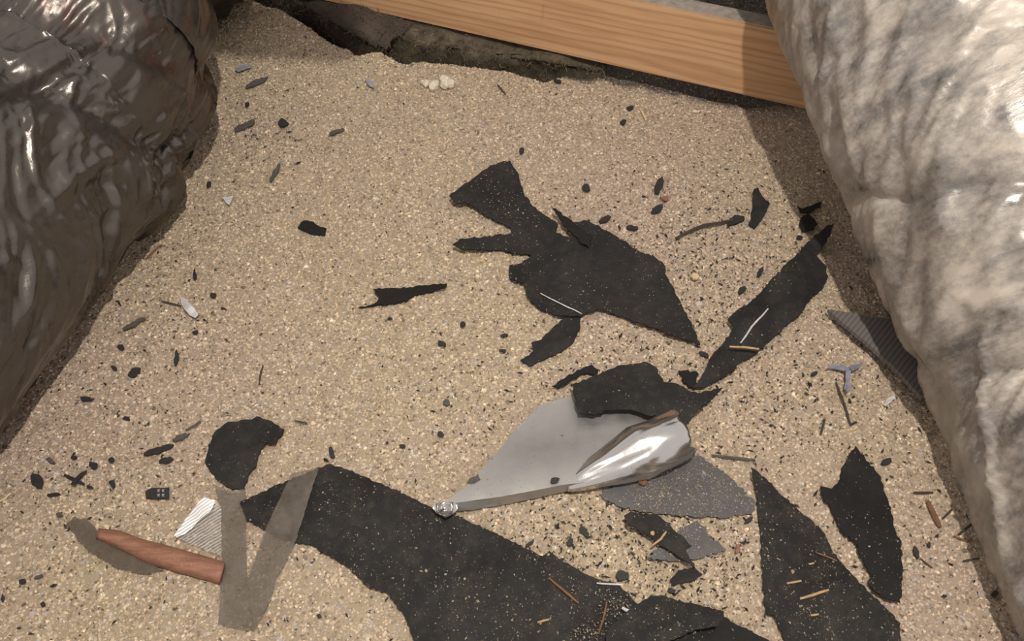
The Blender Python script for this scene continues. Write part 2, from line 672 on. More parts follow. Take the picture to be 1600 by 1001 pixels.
def grain_mesh(name, P, A, Bx, Cx, C, m, tilt=0.9):
    """thousands of small flakes (irregular octahedra) as one mesh"""
    n = len(P)
    yaw = RNG.uniform(0, 2 * np.pi, n)
    tx = RNG.normal(0, tilt * 0.5, n)
    base = np.array([[1, 0, -.5], [0, 1, -.5], [-1, 0, -.5], [0, -1, -.5], [0, 0, 1]], float)
    V = np.repeat(base[None], n, 0) * np.stack([A, Bx, Cx], 1)[:, None, :]
    V *= RNG.uniform(0.7, 1.3, (n, 5, 1))
    V[:, 4, :2] += RNG.uniform(-.6, .6, (n, 2)) * A[:, None]
    c, s = np.cos(tx)[:, None], np.sin(tx)[:, None]
    y, z = V[:, :, 1] * c - V[:, :, 2] * s, V[:, :, 1] * s + V[:, :, 2] * c
    x = V[:, :, 0].copy()
    c, s = np.cos(yaw)[:, None], np.sin(yaw)[:, None]
    V = np.stack([x * c - y * s, x * s + y * c, z], 2) + P[:, None, :]
    f = np.array([[0, 1, 4], [1, 2, 4], [2, 3, 4], [3, 0, 4]])
    F = (np.arange(n)[:, None, None] * 5 + f[None]).reshape(-1, 3)
    me = bpy.data.meshes.new(name)
    me.vertices.add(n * 5)
    me.vertices.foreach_set('co', V.ravel())
    me.loops.add(F.size)
    me.loops.foreach_set('vertex_index', F.ravel().astype(np.int32))
    me.polygons.add(len(F))
    me.polygons.foreach_set('loop_start', np.arange(0, F.size, 3, dtype=np.int32))
    me.update(calc_edges=True)
    a = me.color_attributes.new('Col', 'FLOAT_COLOR', 'POINT')
    a.data.foreach_set('color', np.c_[np.repeat(C, 5, 0), np.ones(n * 5)].ravel())
    return link(name, me, m)


def jitter_colour(C):
    n = len(C)
    v = np.exp(RNG.normal(0, 0.26, n))[:, None]
    C = C * v
    k = RNG.random(n)
    C[k < 0.07] = np.array([0.62, 0.53, 0.40]) * RNG.uniform(0.75, 1.15, ((k < 0.07).sum(), 1))
    q = (k > 0.07) & (k < 0.15)
    C[q] = np.array([0.42, 0.37, 0.35]) * RNG.uniform(0.7, 1.2, (q.sum(), 1))
    q = (k > 0.15) & (k < 0.18)
    C[q] = np.array([0.19, 0.14, 0.10]) * RNG.uniform(0.6, 1.2, (q.sum(), 1))
    return np.clip(C, 0.01, 0.85)


def build_grains():
    n = 600000
    x = RNG.uniform(-1.5, 1.0, n)
    y = RNG.uniform(0.02, 2.25, n)
    z = gz(x, y)
    px, py = to_px(x, y, z)
    keep = (px > -330) & (px < 1760) & (py > -70) & (py < 1420)
    keep &= ~((x > 0.74)) & ~((x < -0.98) & (y > 0.3))
    x, y, z = x[keep], y[keep], z[keep]
    n = len(x)
    A = RNG.gamma(4.0, 0.00040, n) + 0.0009
    B = A * RNG.uniform(0.6, 1.0, n)
    Cc = A * RNG.uniform(0.30, 0.65, n)
    P = np.c_[x, y, z + Cc * 0.35]
    C = jitter_colour(grain_colour(x, y))
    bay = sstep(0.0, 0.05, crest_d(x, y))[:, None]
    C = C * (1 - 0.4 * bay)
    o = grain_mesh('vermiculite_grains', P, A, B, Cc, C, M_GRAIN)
    tag(o, 'loose tan and cream vermiculite granules covering the attic floor', 'insulation', None, 'stuff')


def build_strewn():
    for pp, dd in (([(742, 280), (795, 254), (815, 300), (850, 340), (855, 362), (800, 350), (755, 325)], 4.0),
                   ([(890, 900), (985, 930), (1000, 998), (890, 998)], 5.0)):
        COVER.append((np.array(pp, float), lambda a, b: np.zeros(len(a)) + 0.0165, dd))
    PX, PY, H, = [], [], []
    for poly, lift, dens in COVER:
        x0, y0 = poly.min(0)
        x1, y1 = poly.max(0)
        k = int((x1 - x0) * (y1 - y0) * dens * 0.016)
        a, b = RNG.uniform(x0, x1, k), RNG.uniform(y0, y1, k)
        g = vnoise(a / 45, b / 45, 5) > RNG.uniform(-1, 0.8, k)
        q = inside(poly, a, b) & g
        PX.append(a[q])
        PY.append(b[q])
        H.append(lift(a[q], b[q]))
    PX, PY, H = map(np.concatenate, (PX, PY, H))
    x, y, z = on_ground(PX, PY, H)
    n = len(x)
    A = RNG.gamma(2.0, 0.00030, n) + 0.0003
    C = jitter_colour(grain_colour(x, y)) * 0.6
    o = grain_mesh('strewn_grains', np.c_[x, y, z + A * 0.3], A, A * 0.7, A * 0.5, C, M_GRAIN)
    tag(o, 'fine dust and granules sprinkled over the black paper scraps', 'dust', None, 'stuff')


def build_crumbs():
    spots = [(1100, 450, 70, 90, 900), (1060, 400, 50, 40, 200), (1180, 440, 60, 60, 350), (1010, 860, 140, 60, 1100), (880, 820, 70, 50, 350),
             (400, 150, 70, 60, 330), (390, 220, 60, 30, 200), (1200, 640, 140, 60, 600), (1000, 560, 120, 60, 500), (240, 560, 90, 90, 330),
             (160, 720, 90, 50, 200), (300, 420, 60, 60, 200), (960, 330, 90, 50, 260), (1150, 330, 70, 50, 250), (1440, 800, 70, 90, 160),
             (800, 640, 120, 60, 260), (1100, 900, 120, 60, 600), (760, 520, 200, 120, 260), (120, 850, 100, 80, 120), (1280, 620, 80, 60, 260)]
    a = np.concatenate([RNG.normal(s[0], s[2], int(s[4] * 0.7)) for s in spots] + [RNG.uniform(0, 1600, 1100)])
    b = np.concatenate([RNG.normal(s[1], s[3], int(s[4] * 0.7)) for s in spots] + [RNG.uniform(60, 1050, 1100)])
    x, y, z = on_ground(a, b, 0.0)
    k = (crest_d(x, y) < 0.05) & (x < 0.72) & (x > -0.85)
    x, y = x[k], y[k]
    z = gz(x, y)
    n = len(x)
    A = RNG.gamma(2.2, 0.00036, n) + 0.0004
    C = np.array([0.020, 0.017, 0.015]) * RNG.uniform(0.6, 2.2, (n, 1))
    o = grain_mesh('tar_crumbs', np.c_[x, y, z + 0.0035], A * RNG.uniform(0.9, 2.6, n), A * 0.7, A * 0.35, C, M_CRUMB, 0.4)
    tag(o, 'tiny black tar-paper crumbs scattered through the insulation', 'debris', None, 'stuff')


build_floor()

# ------------------------------------------------------------------ joist, batts and what closes the bay behind
_bl = at(500, 0, 0.03)
_br = at(1245, 168, 0.03)
_bd = Vector((_br[0] - _bl[0], _br[1] - _bl[1], 0)).normalized()      # along the joist
_bn = Vector((-_bd.y, _bd.x, 0))                                       # away from the viewer


def box_pts(o, dx, dy, dz, L0, L1, D, z0, z1):
    V = []
    for a in (L0, L1):
        for dd in (0, D):
            for z in (z0, z1):
                p = o + dx * a + dy * dd
                V.append((p.x, p.y, z))
    return V


BOXF = [(0, 1, 3, 2), (4, 6, 7, 5), (0, 4, 5, 1), (2, 3, 7, 6), (1, 5, 7, 3), (0, 2, 6, 4)]


def timber(name, o, ang, L0, L1, D, z0, z1, mats, bev=0.003):
    """a sawn timber: local x along its length, bevelled arrises, second material on the top face"""
    bm = bmesh.new()
    V = [bm.verts.new((a, b, c)) for a in (L0, L1) for b in (0, D) for c in (z0, z1)]
    for f in BOXF:
        bm.faces.new([V[i] for i in f])
    bmesh.ops.recalc_face_normals(bm, faces=bm.faces)
    bmesh.ops.bevel(bm, geom=list(bm.edges), offset=bev, segments=2, affect='EDGES')
    bm.normal_update()
    for f in bm.faces:
        f.material_index = 1 if f.normal.z > 0.5 else 0
    me = bpy.data.meshes.new(name)
    bm.to_mesh(me)
    bm.free()
    ob = link(name, me, mats)
    ob.location = o
    ob.rotation_euler = (0, 0, ang)
    return ob


jo = timber('wooden_joist', (float(_bl[0]), float(_bl[1]), 0.03), math.atan2(_bd.y, _bd.x), -0.06, 1.16, 0.045, 0.0, 0.165, [M_WOOD, M_WOODTOP])
tag(jo, 'orange-brown sawn timber joist crossing the top of the picture', 'joist')


def fuzzy_batt(name, c, L, W, z0, z1, ang, label, m, seed, m2):
    """a slab of fibrous batt: lumpy top and front, with strands standing out of it"""
    nu, nv = int(L / 0.012), int((W + (z1 - z0)) / 0.012)
    V, F = [], []
    hgt = z1 - z0
    ca, sa = math.cos(ang), math.sin(ang)
    for i in range(nu + 1):
        for j in range(nv + 1):
            s = j / nv * (W + hgt)
            lx = (i / nu - 0.5) * L
            if s < hgt:
                ly, lz = 0.0, z0 + s
            else:
                ly, lz = s - hgt, z1
            k = float(fbm(lx * 9, s * 14, seed, 4)) * 0.022
            e = math.exp(-((s - hgt) / 0.03) ** 2)
            ly += -k if s < hgt + 0.02 else 0
            lz += (k - 0.02 * e) if s > hgt - 0.02 else 0
            V.append((c[0] + lx * ca - ly * sa, c[1] + lx * sa + ly * ca, lz))
    for i in range(nu):
        for j in range(nv):
            a = i * (nv + 1) + j
            F.append((a, a + nv + 1, a + nv + 2, a + 1))
    root = thing(name, label, 'insulation batt', (c[0], c[1], z0))
    o = mesh_from('slab', V, F, m, None, origin=(c[0], c[1], z0), smooth=True)
    o.parent = root
    o.location = (0, 0, 0)
    rr = random.Random(seed)
    SV, SF = [], []
    for k in range(6000):
        p = Vector(V[rr.randrange(len(V))])
        d = Vector((rr.gauss(0, 1) * 0.5, -abs(rr.gauss(0, 1)) * 0.35, rr.gauss(-0.3, 0.8))).normalized() * rr.uniform(0.006, 0.020)
        w = Vector((rr.gauss(0, 1), rr.gauss(0, 1), rr.gauss(0, 1))).normalized() * 0.0006
        q = p + d * 0.55 + Vector((0, -0.004, 0.003))
        r = p + d
        b = len(SV)
        SV += [tuple(p - w), tuple(p + w), tuple(q + w), tuple(q - w), tuple(r)]
        SF += [(b, b + 1, b + 2, b + 3), (b + 3, b + 2, b + 4)]
    s = mesh_from('fibre_strands', SV, SF, m2, None, origin=(c[0], c[1], z0))
    s.parent = root
    s.location = (0, 0, 0)
    s['kind'] = 'stuff'
    return root


_q = at(742, 82, 0.0)
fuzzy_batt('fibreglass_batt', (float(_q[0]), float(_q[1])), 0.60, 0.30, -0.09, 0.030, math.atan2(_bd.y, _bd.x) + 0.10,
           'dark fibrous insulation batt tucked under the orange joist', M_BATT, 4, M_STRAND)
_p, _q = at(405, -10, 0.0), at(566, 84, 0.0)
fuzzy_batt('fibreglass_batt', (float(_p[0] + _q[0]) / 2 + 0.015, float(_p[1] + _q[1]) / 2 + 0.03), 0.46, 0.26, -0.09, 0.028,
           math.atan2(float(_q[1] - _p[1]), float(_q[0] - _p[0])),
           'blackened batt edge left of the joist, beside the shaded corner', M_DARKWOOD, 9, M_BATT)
rd = timber('wall_back', (0, 2.62, 0), 0.0, -2.0, 2.0, 0.03, -0.1, 1.2, [M_DARKWOOD, M_DARKWOOD])
tag(rd, 'dark boarding closing the attic behind the joist', None, None, 'structure')


# timber added overhead, out of view, to shade the far left corner of the bed
_e = [at(338, 88, 0.0), at(552, 104, 0.0)]
_w = [Vector((LAMP[0] + (float(a) - LAMP[0]) * 0.48, LAMP[1] + (float(b) - LAMP[1]) * 0.48, LAMP[2] * 0.52)) for a, b in _e]
_k = _w[1] - _w[0]
br = timber('shade_timber', _w[0], math.atan2(_k.y, _k.x), -0.75, _k.length, 0.04, 0.0, 0.10, [M_WOOD, M_WOODTOP])
tag(br, 'timber added overhead, out of view, to shade the far left corner', 'shade timber')

# ------------------------------------------------------------------ flexible ducts
def catmull(P, n):
    P = np.array(P, float)
    P = np.vstack([2 * P[0] - P[1], P, 2 * P[-1] - P[-2]])
    out = []
    segs = len(P) - 3
    for k in range(n + 1):
        t = k / n * segs
        i = min(int(t), segs - 1)
        u = t - i
        a, b, c, d = P[i], P[i + 1], P[i + 2], P[i + 3]
        out.append(0.5 * ((2 * b) + (c - a) * u + (2 * a - 5 * b + 4 * c - d) * u * u + (3 * b - a - 3 * c + d) * u ** 3))
    return np.array(out)


def duct(ctrl, ns, nt, rfun, flat_to=-0.02, skew=0.0):
    """ctrl rows: x, y, z, radius; rfun(s metres, theta) returns an offset of the skin in metres"""
    A = catmull(ctrl, ns)
    c, R = A[:, :3], A[:, 3]
    T = np.gradient(c, axis=0)
    T /= np.linalg.norm(T, axis=1)[:, None]
    S = np.cross(T, np.array([0, 0, 1.0]))
    S /= np.linalg.norm(S, axis=1)[:, None]
    U = np.cross(S, T)
    s = np.concatenate([[0], np.cumsum(np.linalg.norm(np.diff(c, axis=0), axis=1))])
    th = np.linspace(-np.pi / 2, 1.5 * np.pi, nt, endpoint=False)
    SS, TH = np.meshgrid(s, th, indexing='ij')
    SS = SS + skew * np.sin(TH)          # creases lean along the duct
    r = np.interp(SS, s, R) + rfun(SS, TH)
    V = c[:, None, :] + r[:, :, None] * (np.cos(TH)[:, :, None] * S[:, None, :] + np.sin(TH)[:, :, None] * U[:, None, :])
    low = flat_to
    V[:, :, 2] = np.where(V[:, :, 2] < low, low + (V[:, :, 2] - low) * 0.1, V[:, :, 2])
    i = np.arange((ns + 1) * nt).reshape(ns + 1, nt)
    a = i[:-1]
    b = i[1:]
    F = np.stack([a, np.roll(a, -1, 1), np.roll(b, -1, 1), b], 2).reshape(-1, 4)
    return V.reshape(-1, 3), F, np.c_[SS.ravel(), TH.ravel(), np.zeros(SS.size)]


def add_suv(o, suv):
    """length along and angle around the duct, for streaks that follow the folds"""
    a = o.data.attributes.new('suv', 'FLOAT_VECTOR', 'POINT')
    a.data.foreach_set('vector', suv.ravel())


def ridge(n):
    return 1 - np.abs(n) * 2


def wrap(th, k):
    return np.cos(th) * k, np.sin(th) * k


def crumple(x, y, seed):
    """facets meeting in sharp creases, as in crushed film"""
    a = np.abs(vnoise(x, y, seed))
    b = np.abs(vnoise(x * 1.7 + y * 0.9, y * 1.7 - x * 0.6, seed + 1))
    return 1 - 2.2 * np.minimum(a, b + 0.05)


def right_skin(s, th):
    big = crumple(s * 4.5 + th * 0.8 + 0.5 * vnoise(s * 3, th * 1.3, 2), th * 1.0 + 5, 31)
    mid = crumple(s * 15 + th * 2.4, th * 1.7, 32)
    fine = crumple(s * 42 + th * 5.0, th * 3.5, 33) * (0.5 + 0.5 * vnoise(s * 5, th * 2, 34))
    cre = 0
    for s0, ph, w, d in ((0.42, 0.3, 0.020, 0.026), (0.62, 0.9, 0.014, 0.012), (0.86, 0.4, 0.022, 0.026), (1.12, 0.7, 0.016, 0.018), (1.36, 0.5, 0.020, 0.022), (1.60, 0.2, 0.014, 0.014)):
        cen = s0 - 0.10 * np.sin(th + ph) + 0.02 * vnoise(th * 3, s0 * 9, 35)
        cre = cre - d * np.exp(-np.abs((s - cen) / w) ** 1.3) * (0.5 + 0.5 * vnoise(th * 1.5, s0 * 20, 36))
    return 0.010 * big + 0.006 * mid + 0.0025 * fine + cre


V, F, SUV = duct([(0.880, -0.25, 0.145, 0.228), (0.874, 0.1, 0.145, 0.228), (0.858, 0.4, 0.155, 0.228), (0.832, 0.65, 0.185, 0.228), (0.752, 0.92, 0.295, 0.228),
                 (0.688, 1.2, 0.385, 0.228), (0.660, 1.5, 0.425, 0.228), (0.65, 2.5, 0.43, 0.228)], 620, 190, right_skin)
rdct = thing('flexible_duct', 'large pale dusty flexible duct along the right side of the picture', 'duct', (0.82, 1.1, 0.0))
o = mesh_from('duct_jacket', V, F, M_DUCT_R, None, origin=(0.82, 1.1, 0.0), smooth=True)
add_suv(o, SUV)
o.parent = rdct
o.location = (0, 0, 0)


def left_skin(s, th):
    # pleats gather towards the waist at s = S0
    S0 = 1.33
    near = np.exp(-((s - S0) / 0.17) ** 2)
    band = np.exp(-((s - S0) / 0.045) ** 2)
    wob = vnoise(th * 1.7, s * 5, 48)
    near = np.where(s > S0, np.exp(-((s - S0) / 0.085) ** 2), near)
    pl = crumple(th * 4.6 + 3.5 * s + 0.9 * wob, s * 6 + 0.6 * wob, 41) * near * (0.6 + 0.4 * vnoise(th * 2.3, s * 2, 49))
    pl2 = crumple(th * 12 + 6 * s + wob, s * 11, 46) * near
    low = sstep(0.0, 0.12, S0 - s)
    st = crumple(s * 11 - th * 4.2 + 0.7 * vnoise(s * 4, th * 1.4, 4), th * 1.3, 42) * (0.45 + 0.55 * vnoise(s * 4, th * 1.8 + 4, 50))
    st2 = crumple(s * 27 - th * 10 + wob, th * 2.2, 43) * (0.4 + 0.6 * vnoise(s * 5 + 3, th * 2, 51))
    big = crumple(s * 3.2 + th * 0.9, th * 1.4 - s, 52)
    return (0.020 * pl + 0.008 * pl2) * (1 - 0.5 * band) + low * (0.015 * st + 0.009 * st2) + 0.010 * big + 0.0025 * st2


LC = [(-1.12, -0.1, 0.20, 0.225), (-1.02, 0.35, 0.20, 0.228), (-0.935, 0.70, 0.20, 0.232), (-0.88, 0.92, 0.205, 0.236),
      (-0.845, 1.05, 0.205, 0.236), (-0.825, 1.11, 0.20, 0.203), (-0.812, 1.15, 0.20, 0.215), (-0.80, 1.21, 0.20, 0.217),
      (-0.795, 1.25, 0.20, 0.204), (-0.805, 1.31, 0.215, 0.240),
      (-0.875, 1.40, 0.215, 0.244), (-1.0, 1.54, 0.21, 0.236), (-1.16, 1.70, 0.20, 0.230), (-1.35, 1.95, 0.20, 0.23)]
V, F, SUV = duct(LC, 640, 340, left_skin, skew=0.13)
ldct = thing('flexible_duct', 'shiny crinkled brown-grey flexible duct bulging at the left edge', 'duct', (-0.92, 1.0, 0.0))
o = mesh_from('duct_jacket', V, F, M_DUCT_L, None, origin=(-0.92, 1.0, 0.0), smooth=True)
add_suv(o, SUV)
o.parent = ldct
o.location = (0, 0, 0)
V, F, SUV = duct([(-0.71, 1.60, 0.10, 0.02), (-0.73, 1.64, 0.13, 0.12), (-0.77, 1.76, 0.17, 0.175), (-0.82, 2.0, 0.18, 0.19), (-0.9, 2.4, 0.19, 0.19)], 160, 120, left_skin)
ddct = thing('flexible_duct', 'nearly black duct section behind the shiny duct at top left', 'duct', (-0.85, 2.1, 0.0))
o = mesh_from('duct_jacket', V, F, M_BLACKFILM, None, origin=(-0.85, 2.1, 0.0), smooth=True)
add_suv(o, SUV)
o.parent = ddct
o.location = (0, 0, 0)

# ------------------------------------------------------------------ large scraps of black tar paper
TP = 'tar_paper_scrap'
sheet(TP, [(702, 305), (722, 290), (742, 276), (770, 257), (797, 250), (808, 268), (814, 288), (818, 300), (833, 322), (853, 337), (872, 349), (867, 361), (884, 369), (896, 372), (888, 358), (896, 347),
           (917, 344), (932, 351), (962, 368), (1000, 393), (1022, 400), (1038, 413), (1042, 432), (1060, 465), (1080, 502), (1094, 538),
           (1058, 525), (1000, 505), (945, 485), (936, 482), (912, 491), (896, 494), (866, 492), (850, 485), (835, 474), (824, 461),
           (819, 441), (797, 436), (796, 414), (815, 411), (830, 398), (806, 395), (782, 390), (722, 389), (707, 381), (718, 373), (760, 369),
           (801, 364), (797, 354), (770, 342), (743, 325), (727, 315), (714, 318)],
      M_TAR, 'largest kite-shaped black tar-paper piece with a fan flap, upper centre', 'tar paper', base=0.011,
      lifts=[(1085, 530, 120, 0.006), (702, 305, 70, 0.012), (707, 381, 60, 0.008), (905, 352, 60, 0.006)], wave=0.0025, seed=21, cover=1.2)
sheet(TP, [(861, 321), (872, 329), (884, 338), (905, 354), (926, 368), (920, 386), (905, 376), (893, 362), (880, 352)],
      M_TAR_DARK, 'narrow pointed black sliver lying on the kite-shaped tar paper', 'tar paper', base=0.021, lifts=[(861, 321, 30, 0.01)], seed=22)
sheet(TP, [(909, 492), (907, 510), (897, 532), (880, 546), (850, 561), (827, 571), (813, 562), (834, 548), (831, 534), (846, 530), (865, 510), (880, 498)],
      M_TAR, 'boot-shaped black scrap hanging below the kite-shaped tar paper', 'tar paper', base=0.007, wave=0.002, seed=23, cover=0.5)
sheet(TP, [(1304, 348), (1299, 363), (1290, 379), (1276, 399), (1292, 416), (1293, 436), (1287, 449), (1268, 464), (1250, 491), (1225, 511),
           (1205, 531), (1180, 553), (1155, 566), (1145, 581), (1125, 591), (1101, 604), (1082, 606), (1095, 590), (1105, 571), (1110, 558),
           (1130, 536), (1147, 509), (1137, 498), (1150, 486), (1180, 466), (1205, 436), (1235, 406), (1270, 371), (1290, 354)],
      M_TAR, 'long slanting black tar-paper strip with a pale crack, beside the pale duct', 'tar paper', base=0.012,
      lifts=[(1170, 500, 55, 0.018), (1230, 430, 55, 0.018), (1300, 350, 60, 0.02), (1110, 570, 45, 0.010)], wave=0.002, seed=24, cover=0.7)
sheet(TP, [(894, 600), (920, 590), (945, 580), (970, 570), (1010, 565), (1025, 573), (1037, 596), (1060, 600), (1080, 612), (1096, 613), (1129, 605),
           (1115, 620), (1090, 641), (1066, 668), (1059, 652), (1045, 646), (1018, 650), (985, 639), (950, 640), (930, 647), (905, 645), (898, 620)],
      M_TAR, 'black tar-paper piece overlapping the back of the bent aluminium flashing', 'tar paper', base=0.033,
      lifts=[(1129, 605, 70, -0.022), (1066, 668, 40, -0.015), (940, 575, 60, -0.014)], wave=0.002, seed=25, cover=0.7)
sheet(TP, [(863, 603), (885, 588), (911, 574), (925, 569), (936, 577), (932, 586), (915, 583), (905, 586), (890, 595), (872, 606)],
      M_TAR_DARK, 'thin hooked black strip left of the paper overlapping the flashing', 'tar paper', base=0.010, seed=26)
sheet(TP, [(1060, 579), (1075, 577), (1092, 584), (1088, 596), (1092, 604), (1076, 604), (1066, 592)],
      M_TAR_DARK, 'small ragged black flake at the foot of the long slanting strip', 'tar paper', base=0.008, seed=27, amp=2.5)
sheet(TP, [(374, 785), (450, 750), (515, 724), (560, 740), (640, 775), (680, 795), (720, 808), (780, 836), (848, 868), (858, 860), (870, 870),
           (905, 890), (930, 903), (965, 912), (985, 930), (1000, 950), (1010, 1060), (672, 1060), (648, 1001), (632, 962), (605, 926), (575, 915),
           (545, 886), (490, 853), (440, 841), (410, 825), (385, 811)],
      M_TAR_DUST, 'largest black tar-paper sheet running along the bottom centre edge', 'tar paper', base=0.009, wave=0.002,
      lifts=[(374, 785, 60, 0.006)], seed=28, cover=1.3)
sheet(TP, [(975, 958), (995, 944), (1015, 931), (1040, 930), (1060, 938), (1095, 945), (1131, 955), (1131, 963), (1121, 978), (1085, 984), (1040, 1003), (985, 1035), (940, 1030), (950, 985)],
      M_TAR_DUST, 'black tar-paper flap folded over the right end of the bottom sheet', 'tar paper', base=0.022, seed=29,
      lifts=[(1130, 958, 60, 0.006)], wave=0.002, cover=1.4)
sheet(TP, [(1060, 985), (1090, 980), (1130, 963), (1170, 984), (1212, 1004), (1260, 1050), (1010, 1050)],
      M_TAR_DARK, 'dark tar-paper corner poking from beneath the folded flap, bottom edge', 'tar paper', base=0.009, seed=30, cover=0.6)
sheet(TP, [(352, 661), (395, 654), (401, 650), (420, 656), (444, 670), (430, 693), (415, 691), (403, 710), (400, 729), (388, 741), (382, 763),
           (362, 764), (340, 750), (320, 722), (325, 695), (335, 675)],
      M_TAR, 'rounded black tar-paper patch above the smoky plastic strip', 'tar paper', base=0.009, wave=0.002, seed=31, cover=0.6,
      lifts=[(352, 665, 50, 0.006)])
sheet(TP, [(1174, 730), (1195, 745), (1225, 776), (1260, 806), (1285, 829), (1300, 859), (1330, 896), (1360, 926), (1407, 973), (1410, 1060),
           (1262, 1060), (1228, 1001), (1219, 983), (1208, 960), (1197, 958), (1193, 910), (1188, 830), (1182, 770)],
      M_TAR_DUST, 'tall dusty black triangle of tar paper strewn with straw splinters', 'tar paper', base=0.009, wave=0.002, seed=32, cover=1.5,
      lifts=[(1174, 730, 60, 0.008)])
sheet(TP, [(1337, 696), (1358, 722), (1377, 745), (1385, 775), (1395, 806), (1400, 831), (1409, 851), (1410, 881), (1407, 941), (1395, 938),
           (1370, 925), (1357, 910), (1362, 900), (1345, 870), (1340, 850), (1315, 830), (1305, 810), (1297, 790), (1283, 771), (1282, 759),
           (1300, 763), (1308, 755), (1313, 740), (1322, 720)],
      M_TAR_DARK, 'leaf-shaped black tar paper right of the dusty triangle', 'tar paper', base=0.009, wave=0.003, amp=2.2, seed=33, cover=0.7,
      lifts=[(1337, 700, 50, 0.008), (1400, 930, 50, 0.006)])
sheet(TP, [(975, 805), (985, 799), (1025, 803), (1040, 814), (1060, 833), (1081, 852), (1072, 857), (1077, 870), (1086, 886), (1055, 865), (1030, 850), (1015, 838), (995, 825), (980, 818)],
      M_TAR, 'slender black tar-paper sliver lying across the small dull metal piece', 'tar paper', base=0.018, seed=34, cover=0.5,
      lifts=[(980, 805, 40, 0.006)])
sheet(TP, [(1047, 905), (1060, 890), (1085, 885), (1098, 897), (1088, 905), (1068, 910), (1050, 914)],
      M_TAR, 'small black flake just below the slender sliver', 'tar paper', base=0.008, seed=35)
sheet(TP, [(560, 480), (588, 472), (592, 462), (585, 457), (592, 455), (583, 451), (640, 448), (664, 445), (698, 442), (698, 447), (672, 456), (648, 460), (636, 470), (600, 476), (588, 476)],
      M_TAR_DARK, 'arrow-shaped black tar-paper sliver alone on the open insulation', 'tar paper', base=0.008, seed=36, grid=8, lifts=[(698, 444, 40, 0.008)])
sheet(TP, [(465, 355), (470, 347), (480, 344), (490, 346), (497, 352), (510, 356), (508, 366), (492, 365), (480, 362)],
      M_TAR_DARK, 'small ragged black scrap alone left of centre', 'tar paper', base=0.008, seed=37, amp=1.6)
sheet(TP, [(1178, 295), (1185, 293), (1190, 305), (1203, 318), (1196, 334), (1179, 357), (1170, 351), (1176, 325)],
      M_TAR, 'upright boot-shaped black scrap at the edge of the duct shadow', 'tar paper', base=0.009, seed=38, lifts=[(1181, 295, 30, 0.012)])
sheet(TP, [(1246, 322), (1254, 326), (1270, 320), (1285, 314), (1282, 322), (1266, 331), (1250, 331)],
      M_TAR_DARK, 'thin black boomerang sliver beside the pale duct', 'tar paper', base=0.009, seed=39)
sheet(TP, [(1251, 340), (1262, 332), (1268, 338), (1277, 350), (1272, 358), (1254, 361), (1249, 352)],
      M_TAR_DARK, 'squarish black scrap below the boomerang sliver', 'tar paper', base=0.009, seed=40)

# ------------------------------------------------------------------ bent aluminium flashing
_a, _b, _c = on_ground(np.array([860.]), np.array([720.]), 0.0)
FL = (float(_a[0]), float(_b[0]), float(_c[0]))
fl = thing('metal_flashing', 'bent aluminium flashing sheet with a curled bright edge', 'flashing', FL)


def under(o, root):
    o.parent = root
    o.location = o.location - root.location
    return o


plift = [(700, 790, 60, 0.008), (790, 775, 110, 0.014), (880, 758, 110, 0.014), (960, 740, 130, 0.010)]
pl = sheet('plate', [(690, 789), (710, 773), (730, 758), (760, 725), (790, 690), (812, 664), (845, 632), (870, 624), (896, 618), (930, 616), (985, 630), (1012, 648),
                     (1040, 670), (1030, 700), (960, 745), (900, 755), (880, 757), (840, 765), (780, 776), (735, 782)],
           M_ALU_DUST, base=0.012, thick=0.0012, amp=0.3, lifts=plift, wave=0.0012, seed=51, cover=0.35)
under(pl, fl)


def strip_mesh(name, top, bot, m, root, label=None):
    """wall of a fold between two rows of world points"""
    n = len(top)
    V = list(map(tuple, top)) + list(map(tuple, bot))
    t = 0.0012
    V += [(a, b + t, c) for a, b, c in V]
    F = []
    for i in range(n - 1):
        F.append((i, i + 1, n + i + 1, n + i))
        F.append((2 * n + i + 1, 2 * n + i, 3 * n + i, 3 * n + i + 1))
        F.append((i + 1, i, 2 * n + i, 2 * n + i + 1))
        F.append((n + i, n + i + 1, 3 * n + i + 1, 3 * n + i))
    o = under(mesh_from(name, V, F, m, None), root)
    if label:
        o['label'] = label
    return o


tp = np.array([(700, 788), (735, 782), (780, 776), (840, 765), (880, 757), (905, 754)], float)
bt = np.array([(716, 798), (740, 796), (782, 789), (842, 777), (882, 768), (905, 766)], float)


def plate_h(q):
    z = np.zeros(len(q)) + 0.012
    for a, b, r, h in plift:
        t = np.clip(1 - np.hypot(q[:, 0] - a, q[:, 1] - b) / r, 0, 1)
        z += h * t * t * (3 - 2 * t)
    return z


X1, Y1, Z1 = on_ground(tp[:, 0], tp[:, 1], plate_h(tp))
X2, Y2, Z2 = on_ground(bt[:, 0], bt[:, 1], 0.007)
strip_mesh('folded_lip', np.c_[X1, Y1, Z1], np.c_[X2, Y2, Z2], M_ALU_DUST, fl)

